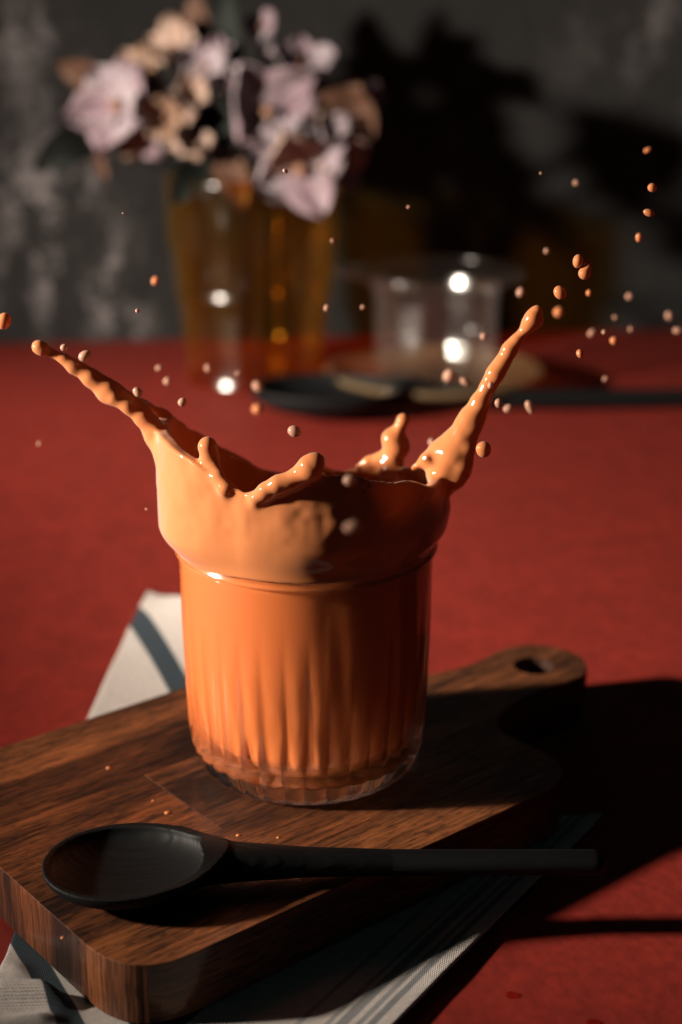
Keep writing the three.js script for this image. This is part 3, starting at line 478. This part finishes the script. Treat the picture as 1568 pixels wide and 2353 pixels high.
flower(318, 178, -64, 66, TAN, [-0.3, 0.6, 0.8], 5, 'tan dried flower above the big lilac flower', 0.7, undefined, [TAN, CREAM]);
flower(385, 272, -60, 62, CREAM, [-0.2, 0.2, 1], 5, 'cream flower above the vase rim, right of the big lilac flower', 0.1, undefined, [CREAM, TAN, CREAM]);
flower(318, 310, -61, 60, CREAM, [-0.1, -0.5, 0.8], 4, 'tan and cream flower drooping below the big lilac flower', 0.5, undefined, [TAN, LILAC]);
flower(440, 215, -61, 46, CREAM, [0.2, 0.4, 1], 5, 'small cream flower in the middle of the bouquet', 0.9);
flower(440, 352, -59.5, 58, CREAM, [0.1, 0.9, 0.45], 4, 'flat cream flower lying on the left part of the vase rim', 0.3);
flower(612, 262, -60, 118, LILAC, [0.45, 0.25, 0.9], 4, 'largest lilac flower, standing above the right side of the vase', 0.95, undefined, [LILAC, PALE]);
flower(690, 150, -67, 72, PALE, [0.2, 0.7, 0.6], 4, 'greyish lilac flower behind the largest lilac one', 0.2, undefined, [PALE, LILAC]);
flower(692, 388, -56.5, 112, PALE, [0.1, -0.15, 1], 4, 'open four-petalled pale lilac flower hanging over the right rim of the vase', 0.55, undefined, [PALE, CREAM, PALE, LILAC]);
flower(780, 365, -58, 66, CREAM, [0.5, 0.1, 0.8], 4, 'pinkish cream flower at the lower right of the bouquet', 0.8, undefined, [CREAM, PALE]);
flower(605, 62, -67, 46, PALE, [-0.3, 0.5, 0.8], 3, 'small lilac flower at the very top of the bouquet', 2.4, undefined, [LILAC, PALE]);
flower(850, 228, -66, 36, PALE, [0.5, 0.5, 0.7], 4, 'tiny grey lilac flower sticking out at the right end of the bouquet', 0.3);
flower(735, 205, -62, 34, CREAM, [-0.2, 0.3, 1], 5, 'tiny cream bud flower beside the brown leaf');
flower(352, 226, -61.5, 52, TAN, [-0.3, 0.4, 0.9], 5, 'tan and pale flower tucked between the big lilac flower and the small cream one', 1.3, undefined, [TAN, PALE, CREAM]);
flower(498, 128, -65, 44, PALE, [0.3, 0.6, 0.7], 4, 'greyish flower half hidden behind the tall dark leaf', 0.4, undefined, [PALE, LILAC]);
flower(512, 196, -62, 34, LILAC, [0.4, 0.5, 0.8], 4, 'little mauve flower touching the largest lilac flower', 1.6);
flower(760, 300, -60, 46, CREAM, [0.4, 0.3, 0.8], 4, 'small pinkish flower under the broad brown leaf', 1.1, undefined, [PALE, CREAM]);
flower(640, 330, -58.5, 60, LILAC, [0, 0.1, 1], 4, 'mauve flower between the largest lilac flower and the open four-petalled one', 0.2, undefined, [LILAC, PALE]);
function leaf(pts, wid, mat, name, label, group = 'leaves in the amber vase') {   // [pixel x, y, z] points of its midrib from the tip inwards
  const mid = new THREE.CatmullRomCurve3(pts.map(([x, y, z]) => atZ(x, y, z))), n = 16, pos = [], uv = [], idx = [], f = thing(name, label, 'leaf', [VX, 3.2, VZ], group), B = [VX, 3.2, VZ];
  for (const side of [0, 1]) for (let i = 0; i <= n; i++) { const s = i / n, p = mid.getPoint(s), t = mid.getTangent(s), acr = new THREE.Vector3(-t.y, t.x, 0.35).normalize(), w = wid * Math.pow(Math.sin(Math.PI * clamp(s * 0.93 + 0.02)), 0.8) * 0.5; for (const k of [-1, 0, 1]) { const q = p.clone().addScaledVector(acr, k * w); pos.push((q.x - B[0]) * CM, (q.y - B[1]) * CM, (q.z - B[2] + (k ? 0.15 * wid : 0) - side * 0.06) * CM); uv.push(s, (k + 1) / 2); } }
  const c = (n + 1) * 3; for (let i = 0; i < n; i++) for (const k of [0, 1]) { const a = i * 3 + k, b = a + 3; idx.push(a, b, a + 1, a + 1, b, b + 1, a + c, a + 1 + c, b + c, a + 1 + c, b + 1 + c, b + c); }
  for (let i = 0; i < n; i++) for (const k of [0, 2]) { const a = i * 3 + k, b = a + 3; idx.push(a, b, b + c, a, b + c, a + c); }
  const g = new THREE.BufferGeometry(); g.setAttribute('position', new THREE.Float32BufferAttribute(pos, 3)); g.setAttribute('uv', new THREE.Float32BufferAttribute(uv, 2)); g.setIndex(idx); g.computeVertexNormals();
  mesh('blade', g, mat, f); const e = mid.getPoint(1), st = stemTo(e, (e.x - VX) * 0.3); st.translate(-B[0] * CM, -B[1] * CM, -B[2] * CM); mesh('stalk', st, GREEN, f);
}
leaf([[82, 392, -61], [150, 340, -61], [225, 318, -62], [300, 345, -62]], 2.9, GREEN, 'dark_leaf', 'long dark leaf pointing out to the left under the big lilac flower');
leaf([[522, -30, -66], [520, 60, -66], [530, 150, -65], [545, 260, -64]], 2.3, GREEN, 'dark_leaf', 'tall dark leaf rising upright out of the middle of the bouquet');
leaf([[448, -20, -68], [450, 40, -68], [460, 120, -67], [480, 230, -66]], 2.4, BROWN, 'brown_leaf', 'tall brown leaf standing behind the pale flowers');
leaf([[130, 150, -65], [180, 168, -65], [230, 190, -65], [290, 240, -64]], 2.4, BROWN, 'brown_leaf', 'brown leaf peeping out left of the tan flower');
leaf([[700, 240, -61], [760, 255, -61], [810, 265, -61.5], [850, 320, -62]], 3.9, BROWN, 'brown_leaf', 'broad brown leaf at the right of the bouquet');
leaf([[825, 190, -62], [800, 240, -62], [775, 285, -61.5], [740, 330, -61]], 3.2, BROWN, 'brown_leaf', 'brown leaf crossing the broad one at the right of the bouquet');
leaf([[560, 480, -59], [540, 420, -59.4], [520, 380, -60], [500, 350, -61]], 2.6, BROWN, 'brown_leaf', 'brown leaf hanging down over the vase rim');
leaf([[400, 470, -60], [430, 420, -60], [455, 390, -60.5], [480, 360, -61]], 2.4, GREEN, 'dark_leaf', 'dark leaf folded down over the left rim of the vase');
leaf([[245, 415, -62], [235, 392, -62], [228, 370, -62], [222, 340, -62]], 0.9, BROWN, 'brown_leaf', 'little brown leaf hanging under the long dark leaf');
leaf([[560, 330, -61], [520, 300, -61], [480, 285, -61.5], [440, 300, -62]], 3.2, GREEN, 'dark_leaf', 'dark leaf between the cream flowers and the largest lilac flower');

// ------------------------------------------------------------------ glass cup on a saucer
{
  const SX = 6.9, SZ = -60.5, cupGlass = phys({ color: lin(0.97, 0.975, 0.97), roughness: 0.17, specularIntensity: 0.8, transmission: 1, thickness: 0, ior: 1.6 });
  const honey = phys({ color: lin(0.95, 0.66, 0.36), roughness: 0.05, transmission: 0.88, thickness: 0.01, ior: 1.5, attenuationColor: lin(0.92, 0.7, 0.4), attenuationDistance: 0.009, transparent: true, opacity: 0.85 });
  const saucer = thing('glass_saucer', 'honey-coloured glass saucer under the clear cup', 'saucer', [SX, 0, SZ]);
  mesh('dish', turned(smoothProfile([[0, 0.25], [3.2, 0.2], [3.6, 0], [4.0, 0.05], [5.2, 0.5], [7.3, 1.25], [7.85, 1.45], [8.05, 1.7], [7.85, 1.95], [7.5, 1.9], [6.9, 1.65], [5.0, 1.0], [4.0, 0.7], [0, 0.65]], 70), 128), honey, saucer);
  const cup = thing('glass_cup', 'clear glass teacup with a flared brim standing on the saucer', 'cup', [SX, 0.7, SZ]);
  mesh('bowl', turned(smoothProfile([[0, 0.25], [2.6, 0.2], [3.2, 0], [3.6, 0.15], [4.2, 1.0], [4.5, 2.6], [4.55, 4.8], [4.6, 6.6], [4.75, 7.3], [5.3, 7.75], [5.9, 7.95], [6.2, 8.1], [6.28, 8.3], [6.1, 8.46], [5.8, 8.36], [5.2, 8.1], [4.5, 7.5], [4.3, 6.6], [4.25, 4.8], [4.2, 2.8], [3.8, 1.4], [2.8, 0.8], [0, 0.7]], 90), 132, (a, y, r) => y > 7.2 ? 1.2 * Math.exp(-((Math.abs(a - Math.PI * 0.98)) ** 2) / 0.05) * sstep(7.2, 8.3, y) : r > 3.6 ? -0.1 * Math.abs(Math.cos(a * 6)) * sstep(0.3, 1, y) * sstep(7.2, 6.2, y) : 0), cupGlass, cup);
  mesh('handle', tube([new THREE.Vector3(1.3, 5.6, 4.3), new THREE.Vector3(1.7, 6.2, 5.6), new THREE.Vector3(2.1, 5.4, 6.7), new THREE.Vector3(2.2, 3.6, 6.6), new THREE.Vector3(1.8, 2.2, 5.4), new THREE.Vector3(1.5, 1.8, 4.1)], 0.42, 48, 14), cupGlass, cup);
}

renderer.render(scene, camera);
